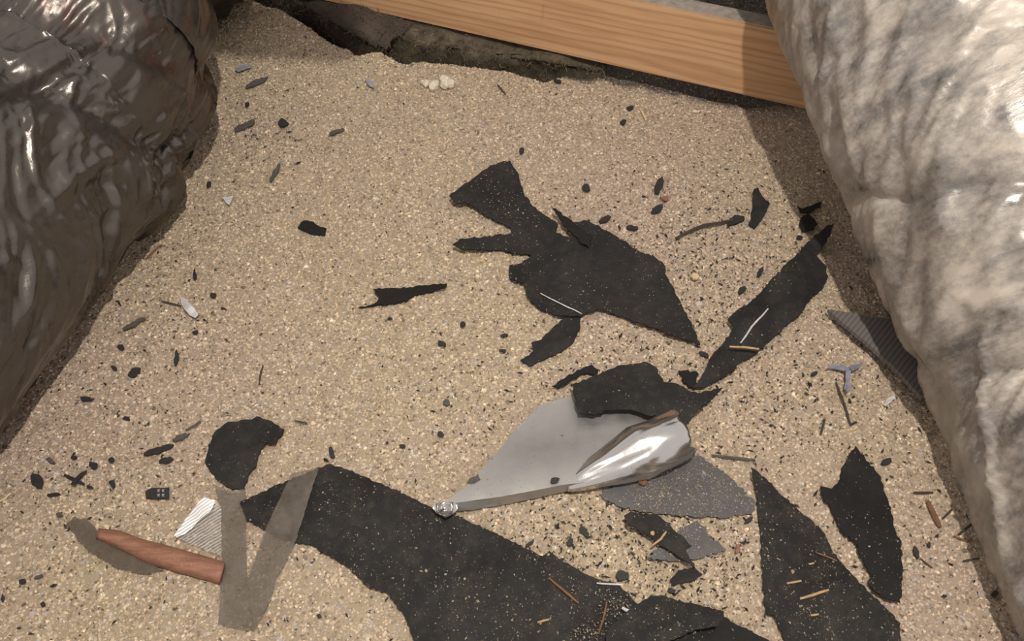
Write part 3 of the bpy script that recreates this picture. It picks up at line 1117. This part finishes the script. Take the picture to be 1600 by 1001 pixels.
# curled edge: a flattened cone swept along its axis
A0 = Vector([float(q[0]) for q in on_ground(np.array([884.]), np.array([760.]), 0.016)])
A1 = Vector([float(q[0]) for q in on_ground(np.array([1063.]), np.array([676.]), 0.040)])
ax = (A1 - A0)
hz = Vector((-ax.y, ax.x, 0)).normalized()
ns, nt_ = 40, 30
V, F = [], []
for i in range(ns + 1):
    s = i / ns
    r = 0.006 + 0.034 * min(1, s * 1.6) ** 0.8
    r *= 1.0 - 0.10 * sstep(0.85, 1.0, s)
    c = A0 + ax * s + Vector((0, 0, 0.0))
    for j in range(nt_ + 1):
        ph = math.radians(-60 + 225 * j / nt_)
        k = r * (1 + 0.10 * float(vnoise(s * 5, ph * 2.2, 61)) + 0.05 * float(ridge(vnoise(s * 3, ph * 5, 62))))
        e = ax.normalized() * (0.008 * float(vnoise(ph * 2.5, 0, 63)) * s)
        p = c + e + hz * (-math.cos(ph) * k) + Vector((0, 0, math.sin(ph) * k * 0.85))
        V.append(tuple(p))
for i in range(ns):
    for j in range(nt_):
        a = i * (nt_ + 1) + j
        F.append((a, a + 1, a + nt_ + 2, a + nt_ + 1))
o = mesh_from('curled_edge', V, F, M_ALU, None, smooth=True)
md = o.modifiers.new('sheet', 'SOLIDIFY')
md.thickness = 0.001
under(o, fl)
o['label'] = 'bright rolled-up edge of the sheet'
ct = sheet('crumpled_tip', [(674, 791), (682, 786), (692, 783), (708, 784), (716, 788), (714, 797), (704, 805), (696, 808), (682, 801)], M_ALU, base=0.024, thick=0.001, amp=0.4,
           step=5, grid=5, lifts=[(695, 794, 15, -0.014), (678, 790, 10, 0.004), (712, 788, 8, 0.006), (697, 806, 8, 0.003)], seed=53)
under(ct, fl)

sheet('metal_sheet', [(935, 772), (985, 745), (1075, 708), (1100, 715), (1140, 745), (1181, 784), (1176, 800), (1130, 809), (1060, 805), (1000, 800), (955, 785)],
      M_ZINC, 'dull purple-grey metal sheet right of the curled flashing', 'metal sheet', base=0.007, thick=0.0012, amp=2.5, seed=54, cover=9.0)
sheet('metal_sheet', [(1012, 872), (1035, 846), (1070, 822), (1090, 812), (1112, 840), (1136, 858), (1100, 870), (1060, 876)],
      M_ZINC, 'small dull grey metal piece under the slender black sliver', 'metal sheet', base=0.008, thick=0.0012, amp=2.5, seed=55, cover=9.0)

# ------------------------------------------------------------------ plastic film, strip of bark-red wood, grey board
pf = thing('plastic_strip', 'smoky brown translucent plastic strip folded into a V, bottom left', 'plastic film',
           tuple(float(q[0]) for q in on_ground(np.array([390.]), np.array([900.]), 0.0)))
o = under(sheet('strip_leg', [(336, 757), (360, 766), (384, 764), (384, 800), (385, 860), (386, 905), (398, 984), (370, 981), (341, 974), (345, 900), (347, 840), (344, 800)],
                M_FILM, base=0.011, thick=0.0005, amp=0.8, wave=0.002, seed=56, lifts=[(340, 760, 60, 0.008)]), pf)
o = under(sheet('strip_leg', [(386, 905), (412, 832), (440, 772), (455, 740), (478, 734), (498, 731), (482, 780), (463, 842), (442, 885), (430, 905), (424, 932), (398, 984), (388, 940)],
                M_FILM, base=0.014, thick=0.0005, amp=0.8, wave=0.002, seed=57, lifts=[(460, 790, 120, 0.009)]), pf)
sheet('dirty_film', [(104, 816), (118, 808), (136, 811), (150, 825), (180, 850), (220, 870), (257, 891), (220, 896), (180, 886), (142, 863), (120, 842)],
      M_FILM2, 'grimy brown film scrap under the tip of the red-brown strip', 'plastic film', base=0.008, thick=0.0005, amp=1.5, seed=58)
ff = thing('clear_film', 'crinkled clear film with a silvery shine beside the red-brown strip', 'plastic film',
           tuple(float(q[0]) for q in on_ground(np.array([315.]), np.array([820.]), 0.0)))
under(sheet('film', [(318, 777), (336, 783), (346, 790), (345, 868), (330, 862), (300, 850), (272, 838), (290, 812), (305, 792)],
            M_CLEAR, base=0.012, thick=0.0004, amp=0.6, seed=59, lifts=[(320, 780, 40, 0.008)]), ff)
under(sheet('shine_band', [(318, 776), (337, 782), (330, 797), (312, 812), (292, 832), (276, 839), (272, 836), (290, 811), (305, 791)],  # bright shine of the film, laid on as a pale band
            M_SHINE, base=0.0135, thick=0.0004, amp=0.8, seed=60, lifts=[(320, 780, 40, 0.008)]), ff)


def bark_strip():
    """a curved-section strip: rounded back, flat underside"""
    mid = [(152, 833), (185, 842), (220, 857), (255, 868), (300, 881), (346, 894)]
    wid = [8, 13, 15, 17, 17, 17]
    A = catmull([(a, b, w, 0) for (a, b), w in zip(mid, wid)], 30)
    V, F = [], []
    nn = 9
    for i, (a, b, w, _) in enumerate(A):
        for j in range(nn):
            t = -1 + 2 * j / (nn - 1)
            h = 0.010 + 0.012 * math.sqrt(max(0, 1 - t * t)) + 0.001 * float(vnoise(i * .5, j * .9, 71))
            x, y, z = on_ground(np.array([a - 0.28 * w * -t * -1]), np.array([b + w * t]), h)
            V.append((float(x[0]), float(y[0]), float(z[0])))
    n = len(V)
    V += [(x, y, z - 0.007) for x, y, z in V]
    m = len(A)
    for i in range(m - 1):
        for j in range(nn - 1):
            a = i * nn + j
            F.append((a, a + nn, a + nn + 1, a + 1))
            F.append((n + a, n + a + 1, n + a + nn + 1, n + a + nn))
    rim = [j for j in range(nn)] + [i * nn + nn - 1 for i in range(1, m)] + [(m - 1) * nn + j for j in range(nn - 2, -1, -1)] + [i * nn for i in range(m - 2, 0, -1)]
    for a, b in zip(rim, rim[1:] + rim[:1]):
        F.append((a, b, n + b, n + a))
    o = mesh_from('red_brown_strip', V, F, M_STICK, None, smooth=True)
    tag(o, 'thick red-brown curved strip half buried at lower left', 'strip')


bark_strip()
bd = sheet('grey_board', [(1294, 483), (1330, 488), (1366, 496), (1420, 500), (1470, 580), (1440, 620), (1400, 576), (1350, 531), (1318, 505)],
           M_BOARD, 'ribbed grey board corner sticking out under the pale duct', 'board', base=0.030, thick=0.008, amp=0.5, seed=61,
           lifts=[(1294, 483, 80, -0.008)])

# ------------------------------------------------------------------ small things lying on the bed
def chip(cx, cy, L, W, ang, label, m=None, cat='chip', name='tar_chip', base=0.008, jag=0.42, n=7, th=0.0025, lift=0.0):
    s = int(cx * 3 + cy)
    return sheet(name, blob(cx, cy, L, W, ang, s, n, jag), m or M_CHIP, label, cat, base=base, thick=th, amp=1.3, step=4, grid=9, seed=s,
                 lifts=[(cx + L / 2, cy, L * 0.8, lift)] if lift else (), smooth=False)


CH = 'tar paper chip'
chip(442, 191, 19, 15, 10, 'round black chip near the shiny duct, beside the top-left corner shade', cat=CH)
chip(815, 235, 12, 12, 20, 'black chip just above the tip of the fan-shaped flap', cat=CH)
chip(974, 190, 14, 9, -15, 'lower of two black chips below the middle of the joist', cat=CH)
chip(985, 168, 14, 8, -10, 'upper of two black chips below the middle of the joist', cat=CH)
chip(871, 126, 16, 7, 10, 'black chip on the crest of insulation under the joist', cat=CH)
chip(916, 293, 15, 16, 40, 'blocky black chip right of the fan-shaped flap', cat=CH)
chip(1030, 289, 34, 13, -72, 'upright black diamond sliver beside the reddish chip', cat=CH, jag=0.15)
chip(1027, 326, 24, 10, -35, 'slanted black diamond sliver below the reddish chip', cat=CH, jag=0.15)
chip(1040, 309, 15, 11, 5, 'small reddish chip between two black diamond slivers', M_RED, 'chip', 'reddish_chip')
chip(946, 342, 24, 11, -25, 'black chip above the upper edge of the kite-shaped paper', cat=CH)
chip(987, 355, 24, 10, 10, 'forked black chip right of the kite-shaped paper edge', cat=CH, jag=0.5)
chip(1150, 342, 34, 18, -20, 'black flake at the thick end of a curled twig', cat=CH)
chip(1250, 370, 13, 7, 5, 'tiny black chip under the squarish scrap by the pale duct', cat=CH)
chip(1188, 425, 22, 10, -60, 'black flake between the kite and the long slanting strip', cat=CH)
chip(1160, 452, 20, 11, -50, 'black flake left of the top of the long slanting strip', cat=CH)
chip(1101, 553, 24, 9, 30, 'black chip between the kite tip and the long slanting strip', cat=CH)
chip(690, 536, 20, 10, 25, 'black chip left of the boot-shaped scrap, larger of a trio', cat=CH)
chip(723, 505, 13, 12, 0, 'square black chip left of the boot-shaped scrap', cat=CH)
chip(788, 523, 13, 7, 0, 'upper of two tiny black chips beside the boot-shaped scrap', cat=CH)
chip(785, 547, 15, 6, 5, 'lower of two tiny black chips beside the boot-shaped scrap', cat=CH)
chip(609, 497, 10, 5, 0, 'tiny black chip under the arrow-shaped sliver', cat=CH)
chip(333, 461, 12, 11, 20, 'black dot of tar paper right of the white scrap by the shiny duct', cat=CH)
chip(304, 428, 22, 7, 85, 'upright black sliver above the white scrap by the shiny duct', cat=CH)
chip(305, 518, 13, 6, -10, 'small black chip below the long white scrap', cat=CH)
chip(275, 558, 28, 7, -85, 'thin upright black sliver at mid left', cat=CH, jag=0.15)
chip(209, 582, 26, 14, -40, 'black rhombus chip at mid left near the shiny duct', cat=CH)
chip(188, 541, 13, 10, 10, 'small black lump above the rhombus chip', cat=CH)
chip(178, 574, 14, 9, 30, 'black triangle chip left of the rhombus chip', cat=CH)
chip(134, 622, 30, 11, 5, 'black almond chip near the lower end of the shiny duct', cat=CH)
chip(197, 653, 16, 7, 0, 'greyish-black chip below the almond chip', cat=CH)
chip(57, 750, 34, 26, 50, 'largest black chip at the left edge, beside the crossed pieces', cat=CH)
chip(78, 718, 18, 8, 30, 'dark chip above the largest left-edge chip', M_GREYCHIP, CH)
chip(115, 714, 14, 8, -10, 'black chip above the crossed pieces', cat=CH)
chip(146, 726, 18, 13, 15, 'black chip right above the crossed pieces', cat=CH)
chip(173, 718, 13, 9, -30, 'black chip right of the chip above the crossed pieces', cat=CH)
chip(140, 760, 13, 6, 10, 'tiny black chip under the arm of the crossed pieces', cat=CH)
chip(175, 755, 15, 13, 40, 'jagged black chip between the crossed pieces and the marked square', cat=CH, jag=0.5)
chip(83, 772, 24, 6, -5, 'thin black chip below the largest left-edge chip', cat=CH)
chip(248, 702, 56, 11, -18, 'long black sliver above the oval chip, left of the rounded patch', cat=CH, jag=0.2)
chip(258, 718, 28, 11, -12, 'oval black chip below the long sliver', cat=CH)
chip(284, 681, 36, 13, -22, 'grey-brown curled chip pointing to the rounded black patch', M_GREYCHIP, CH)
chip(35, 908, 13, 10, -10, 'black chip in the bottom-left corner', cat=CH)
chip(66, 943, 9, 11, 30, 'black speck chip at the lowest left', cat=CH)
chip(60, 900, 22, 6, -20, 'brownish-grey chip beside the bottom-left corner chip', M_GREYCHIP, CH)
chip(91, 803, 13, 9, 10, 'dark chip left of the grimy brown film', M_GREYCHIP, CH)
chip(518, 707, 22, 13, 75, 'black chip above the peak of the bottom sheet', cat=CH)
chip(629, 696, 11, 9, 0, 'square black chip above the upper edge of the bottom sheet', cat=CH)
chip(688, 677, 13, 11, 10, 'black chip left of the flashing plate', cat=CH)
chip(698, 627, 16, 12, 30, 'dull grey chip left of the flashing, above a black chip', M_GREYCHIP, CH)
chip(913, 830, 24, 11, 48, 'black almond chip left of the slender sliver', cat=CH, jag=0.15)
chip(890, 846, 12, 17, 10, 'black lump below the almond chip', cat=CH)
chip(828, 848, 22, 6, -40, 'short black splinter at the edge of the bottom sheet', cat=CH)
chip(972, 899, 24, 20, 10, 'black lump at the right edge of the bottom sheet', cat=CH, jag=0.4)
chip(1050, 922, 18, 11, 20, 'black lump above the folded flap', cat=CH, jag=0.4)
chip(1170, 812, 18, 9, -30, 'black curl between the dull metal sheet and the dusty triangle', cat=CH, jag=0.4)
chip(866, 750, 20, 13, -15, 'black smudge chip lying on the flashing plate', cat=CH, base=0.034)
chip(741, 748, 24, 14, -25, 'grey-brown dirt clump on the edge of the flashing plate', M_GREYCHIP, 'dirt clump', 'dirt_clump', base=0.022, th=0.006)
chip(1386, 720, 24, 13, -35, 'black chip right of the leaf-shaped paper top', cat=CH)
chip(1432, 862, 11, 24, -15, 'black chip right of the leaf-shaped paper bottom', cat=CH)
chip(1452, 850, 6, 13, 0, 'tiny black chip nearer the pale duct at lower right', cat=CH)
chip(1555, 928, 12, 14, 40, 'black chip touching the pale duct at bottom right', cat=CH)
chip(1476, 930, 11, 5, 20, 'tiny black chip at bottom right on open insulation', cat=CH)
chip(1273, 583, 16, 7, -20, 'black chip left of the blue-grey film', cat=CH)
chip(400, 128, 46, 9, -24, 'dark stick-like sliver highest beside the shiny duct', M_GREYCHIP, CH, jag=0.2)
chip(382, 196, 44, 11, -26, 'dark stick-like sliver just right of the shiny duct tip', M_GREYCHIP, CH, jag=0.2)
chip(429, 270, 40, 8, -62, 'dark slanting stick-like sliver right of the shiny duct crease', M_GREYCHIP, CH, jag=0.2)
chip(526, 205, 32, 7, -18, 'dark short stick-like sliver on open insulation below the mound', M_GREYCHIP, CH, jag=0.2)
chip(209, 505, 50, 7, -28, 'dark thin sliver between the shiny duct and the white scrap', M_GREYCHIP, CH, jag=0.2)
chip(386, 162, 9, 8, 0, 'small black chip beside the far bulge of the shiny duct', cat=CH)
chip(326, 287, 9, 12, 20, 'small black chip below the pointed tip of the shiny duct', cat=CH)
cr = thing('crossed_slivers', 'two black slivers crossing in an X at left', 'tar paper chip',
           tuple(float(q[0]) for q in on_ground(np.array([119.]), np.array([747.]), 0.0)))
under(sheet('sliver', [(99, 740), (108, 742), (120, 748), (132, 754), (130, 757), (116, 752), (104, 746)], M_CHIP, base=0.008, amp=0.5, step=6, seed=80), cr)
under(sheet('sliver', [(110, 756), (116, 747), (126, 738), (135, 734), (134, 738), (124, 746), (116, 757)], M_CHIP, base=0.011, amp=0.5, step=6, seed=81), cr)
sq = thing('marked_square', 'black tar-paper square printed with small grey marks, lower left', 'tar paper chip',
           tuple(float(q[0]) for q in on_ground(np.array([245.]), np.array([770.]), 0.0)))
under(sheet('square', [(227, 767), (236, 762), (264, 761), (263, 778), (228, 778)], M_CHIP, base=0.009, amp=0.5, seed=82), sq)
for k, (a, b) in enumerate(((246, 764), (253, 764), (246, 771), (253, 771))):
    under(sheet('printed_mark', [(a, b), (a + 4, b), (a + 4, b + 1.6), (a + 2, b + 1.8), (a + 4, b + 4), (a, b + 4)], M_GREYPLAS, base=0.0095, thick=0.0004, amp=0.0, step=9, grid=9, seed=83 + k), sq)

# pale scraps
def poly_scrap(poly, m, label, cat, name, base=0.009, lifts=(), th=0.0012, amp=0.8, seed=1):
    return sheet(name, poly, m, label, cat, base=base, thick=th, amp=amp, step=5, grid=6, lifts=lifts, wave=0.001, seed=seed, smooth=False)


poly_scrap([(280, 463), (287, 465), (295, 473), (305, 483), (310, 491), (305, 496), (296, 492), (288, 483), (283, 473)], M_WHITE,
           'long white plastic scrap right of the shiny duct', 'plastic scrap', 'plastic_scrap', lifts=[(295, 478, 14, 0.005)], seed=91)
poly_scrap([(347, 307), (356, 308), (365, 305), (362, 312), (358, 320), (353, 317)], M_WHITE,
           'small white triangular scrap below the pointed duct tip', 'plastic scrap', 'plastic_scrap', seed=92)
poly_scrap([(366, 108), (375, 102), (388, 100), (396, 104), (384, 107), (372, 112)], M_GREYPLAS,
           'pale grey curved scrap highest beside the shiny duct', 'plastic scrap', 'plastic_scrap', seed=93)
poly_scrap([(570, 124), (578, 121), (584, 130), (584, 137), (577, 134)], M_GREYPLAS,
           'pale grey scrap on the mound of insulation', 'plastic scrap', 'plastic_scrap', seed=94)
poly_scrap([(1380, 632), (1386, 622), (1397, 617), (1400, 622), (1392, 628), (1384, 634)], M_WHITE,
           'thin whitish scrap near the pale duct', 'plastic scrap', 'plastic_scrap', seed=95)
bf = thing('blue_grey_film', 'crumpled three-armed blue-grey film near the pale duct', 'plastic film',
           tuple(float(q[0]) for q in on_ground(np.array([1322.]), np.array([580.]), 0.0)))
for k, pl_ in enumerate(([(1291, 575), (1302, 569), (1318, 570), (1328, 576), (1318, 579), (1305, 576)],
                         [(1325, 573), (1336, 569), (1348, 565), (1345, 572), (1333, 579)],
                         [(1322, 576), (1330, 578), (1328, 592), (1330, 606), (1324, 613), (1319, 606), (1322, 594)])):
    under(poly_scrap(pl_, M_BLUE, None, None, 'film_arm', base=0.010 + 0.001 * k, lifts=[(1325, 577, 20, 0.006)], seed=96 + k), bf)


def lump(cx, cy, rpx, m, label, cat, name, seed, knobs=6):
    """knobbly foam crumb: several merged lobes in one mesh"""
    rr = random.Random(seed)
    x, y, z = (float(q[0]) for q in on_ground(np.array([float(cx)]), np.array([float(cy)]), 0.0))
    r = rpx * (y * CP + CAM_H * SP) / FPX
    bm = bmesh.new()
    for k in range(knobs):
        a, d = rr.uniform(0, 6.28), rr.uniform(0.2, 0.75) * r
        s = bmesh.ops.create_icosphere(bm, subdivisions=2, radius=r * rr.uniform(0.35, 0.55))
        for v in s['verts']:
            v.co *= 1 + rr.uniform(-.12, .12)
            v.co += Vector((math.cos(a) * d * 1.3, math.sin(a) * d * 0.8, r * 0.3))
    me = bpy.data.meshes.new(name)
    bm.to_mesh(me)
    bm.free()
    o = link(name, me, m)
    o.location = (x, y, z)
    tag(o, label, cat)


lump(688, 135, 17, M_FOAM, 'larger knobbly cream foam crumb near the joist', 'foam crumb', 'foam_crumb', 5, 8)
lump(664, 132, 9, M_FOAM, 'smaller cream foam crumb left of the larger one', 'foam crumb', 'foam_crumb', 6, 5)
chip(1086, 431, 15, 10, 5, 'pale yellow chip right of the kite-shaped paper', M_YELLOW, 'chip', 'yellow_chip', base=0.011, th=0.004, jag=0.1, n=6)
chip(1003, 751, 20, 11, 25, 'brown wood chip on the dull metal sheet', M_BROWN, 'wood chip', 'wood_chip', base=0.013, th=0.004)
chip(1153, 856, 9, 22, 10, 'reddish-brown chip left of the dusty triangle', M_RED, 'chip', 'reddish_chip', base=0.010)
chip(1020, 832, 8, 9, 0, 'tiny orange chip on the slender black sliver', M_SPLINT, 'wood chip', 'wood_chip', base=0.022)

# twigs, splinters and nails
twig([(1056, 372), (1075, 362), (1100, 352), (1125, 348), (1145, 343)], 3.2, M_TWIG, 'dark curled twig ending at a black flake, right of the kite', 'twig', lift=0.009)
twig([(1140, 541), (1162, 542), (1186, 545)], 2.0, M_SPLINT, 'straw splinter across the long slanting black strip', 'splinter', 'splinter', 0.030)
twig([(1157, 536), (1175, 510), (1200, 482)], 1.6, M_WHITE, 'thin pale straw along the crack in the long slanting strip', 'splinter', 'splinter', 0.034)  # whitish crack line, added as a thin raised strand
twig([(858, 903), (876, 918), (890, 930), (904, 942)], 2.2, M_BROWN, 'brown straw stalk on the bottom sheet', 'splinter', 'splinter', 0.014)
twig([(840, 972), (858, 967)], 1.8, M_SPLINT, 'short straw splinter low on the bottom sheet', 'splinter', 'splinter', 0.014)
twig([(932, 911), (972, 913)], 1.6, M_WHITE, 'thin white stick at the right edge of the bottom sheet', 'stick', 'white_stick', 0.015)
twig([(972, 949), (982, 954), (991, 959)], 3.0, M_WHITE, 'short white peg on the bottom sheet beside the folded flap', 'peg', 'white_peg', 0.020)
twig([(935, 990), (942, 968), (948, 940)], 1.8, M_BROWN, 'upright brown stalk by the short white peg', 'splinter', 'splinter', 0.018)
twig([(1019, 852), (1032, 842), (1041, 830)], 1.8, M_SPLINT, 'straw splinter crossing the slender black sliver', 'splinter', 'splinter', 0.022)
twig([(1250, 935), (1272, 929), (1295, 921)], 2.2, M_SPLINT, 'longest straw splinter on the dusty triangle', 'splinter', 'splinter', 0.014)
twig([(1229, 911), (1252, 907)], 1.8, M_SPLINT, 'straw splinter left of the longest on the dusty triangle', 'splinter', 'splinter', 0.014)
twig([(1263, 881), (1272, 879)], 1.6, M_SPLINT, 'tiny straw splinter high on the dusty triangle', 'splinter', 'splinter', 0.014)
twig([(1275, 863), (1290, 868), (1308, 876)], 1.5, M_BROWN, 'brown splinter near the right edge of the dusty triangle', 'splinter', 'splinter', 0.014)
twig([(1267, 961), (1279, 959)], 1.8, M_SPLINT, 'lowest short straw splinter on the dusty triangle', 'splinter', 'splinter', 0.014)
twig([(1306, 597), (1316, 622), (1324, 648), (1330, 665)], 2.0, M_TWIG, 'dark upright twig below the blue-grey film', 'twig')
twig([(1283, 678), (1289, 655)], 1.6, M_TWIG, 'short dark twig above the leaf-shaped paper', 'twig')
twig([(1450, 783), (1460, 803), (1469, 823)], 4.5, M_BROWN, 'thick reddish-brown wood sliver at lower right', 'wood sliver', 'wood_sliver')
twig([(1428, 769), (1458, 769)], 2.0, M_TWIG, 'dark horizontal twig above the reddish-brown sliver', 'twig')
twig([(1473, 810), (1488, 795)], 1.6, M_TWIG, 'dark slanted twig right of the reddish-brown sliver', 'twig')
twig([(1498, 835), (1520, 817)], 2.0, M_TWIG, 'dark twig touching the pale duct at lower right', 'twig')
twig([(1490, 837), (1508, 845), (1520, 844)], 1.8, M_BROWN, 'brown bent twig below the twig touching the duct', 'twig')
twig([(1438, 872), (1457, 887)], 1.4, M_TWIG, 'thin dark twig below the chip beside the leaf-shaped paper', 'twig')
twig([(1505, 876), (1530, 872)], 1.4, M_TWIG, 'thin pale-brown twig near the duct, bottom right', 'twig')
twig([(1112, 711), (1140, 715), (1180, 718)], 2.6, M_GREYCHIP, 'grey flat stick above the dusty triangle tip', 'stick', 'grey_stick')
twig([(405, 600), (408, 580), (411, 570)], 1.6, M_TWIG, 'thin upright twig on open insulation left of centre', 'twig')
twig([(228, 405), (240, 393), (252, 382)], 2.0, M_BROWN, 'brown slanted twig beside the shiny duct crease', 'twig')
twig([(252, 470), (268, 474), (283, 478)], 1.6, M_TWIG, 'dark twig touching the long white scrap', 'twig')
twig([(778, 132), (784, 140), (790, 147)], 1.4, M_TWIG, 'thin dark twig right of the foam crumbs', 'twig')
twig([(845, 458), (875, 474), (909, 490)], 1.1, M_WHITE, 'pale thread along the lower left of the kite-shaped paper', 'edge line', 'layer_edge_line', 0.015)  # pale layer edge of the torn paper, added as a thin strand
twig([(1003, 172), (1010, 188)], 1.8, M_YELLOW, 'pale straw bit right of two black chips below the joist', 'splinter', 'splinter')
twig([(461, 657), (480, 661)], 1.4, M_TWIG, 'thin dark twig right of the rounded black patch', 'twig')
twig([(585, 640), (597, 629)], 1.5, M_SPLINT, 'tiny straw splinter in the middle of the open insulation', 'splinter', 'splinter')
twig([(290, 672), (306, 663), (314, 657)], 2.0, M_GREYCHIP, 'grey tail sliver beyond the curled grey-brown chip', 'splinter', 'splinter')
twig([(0, 783), (8, 778), (17, 770)], 2.2, M_YELLOW, 'pale straw bit at the left picture edge', 'splinter', 'splinter')

build_grains()
build_crumbs()
build_strewn()
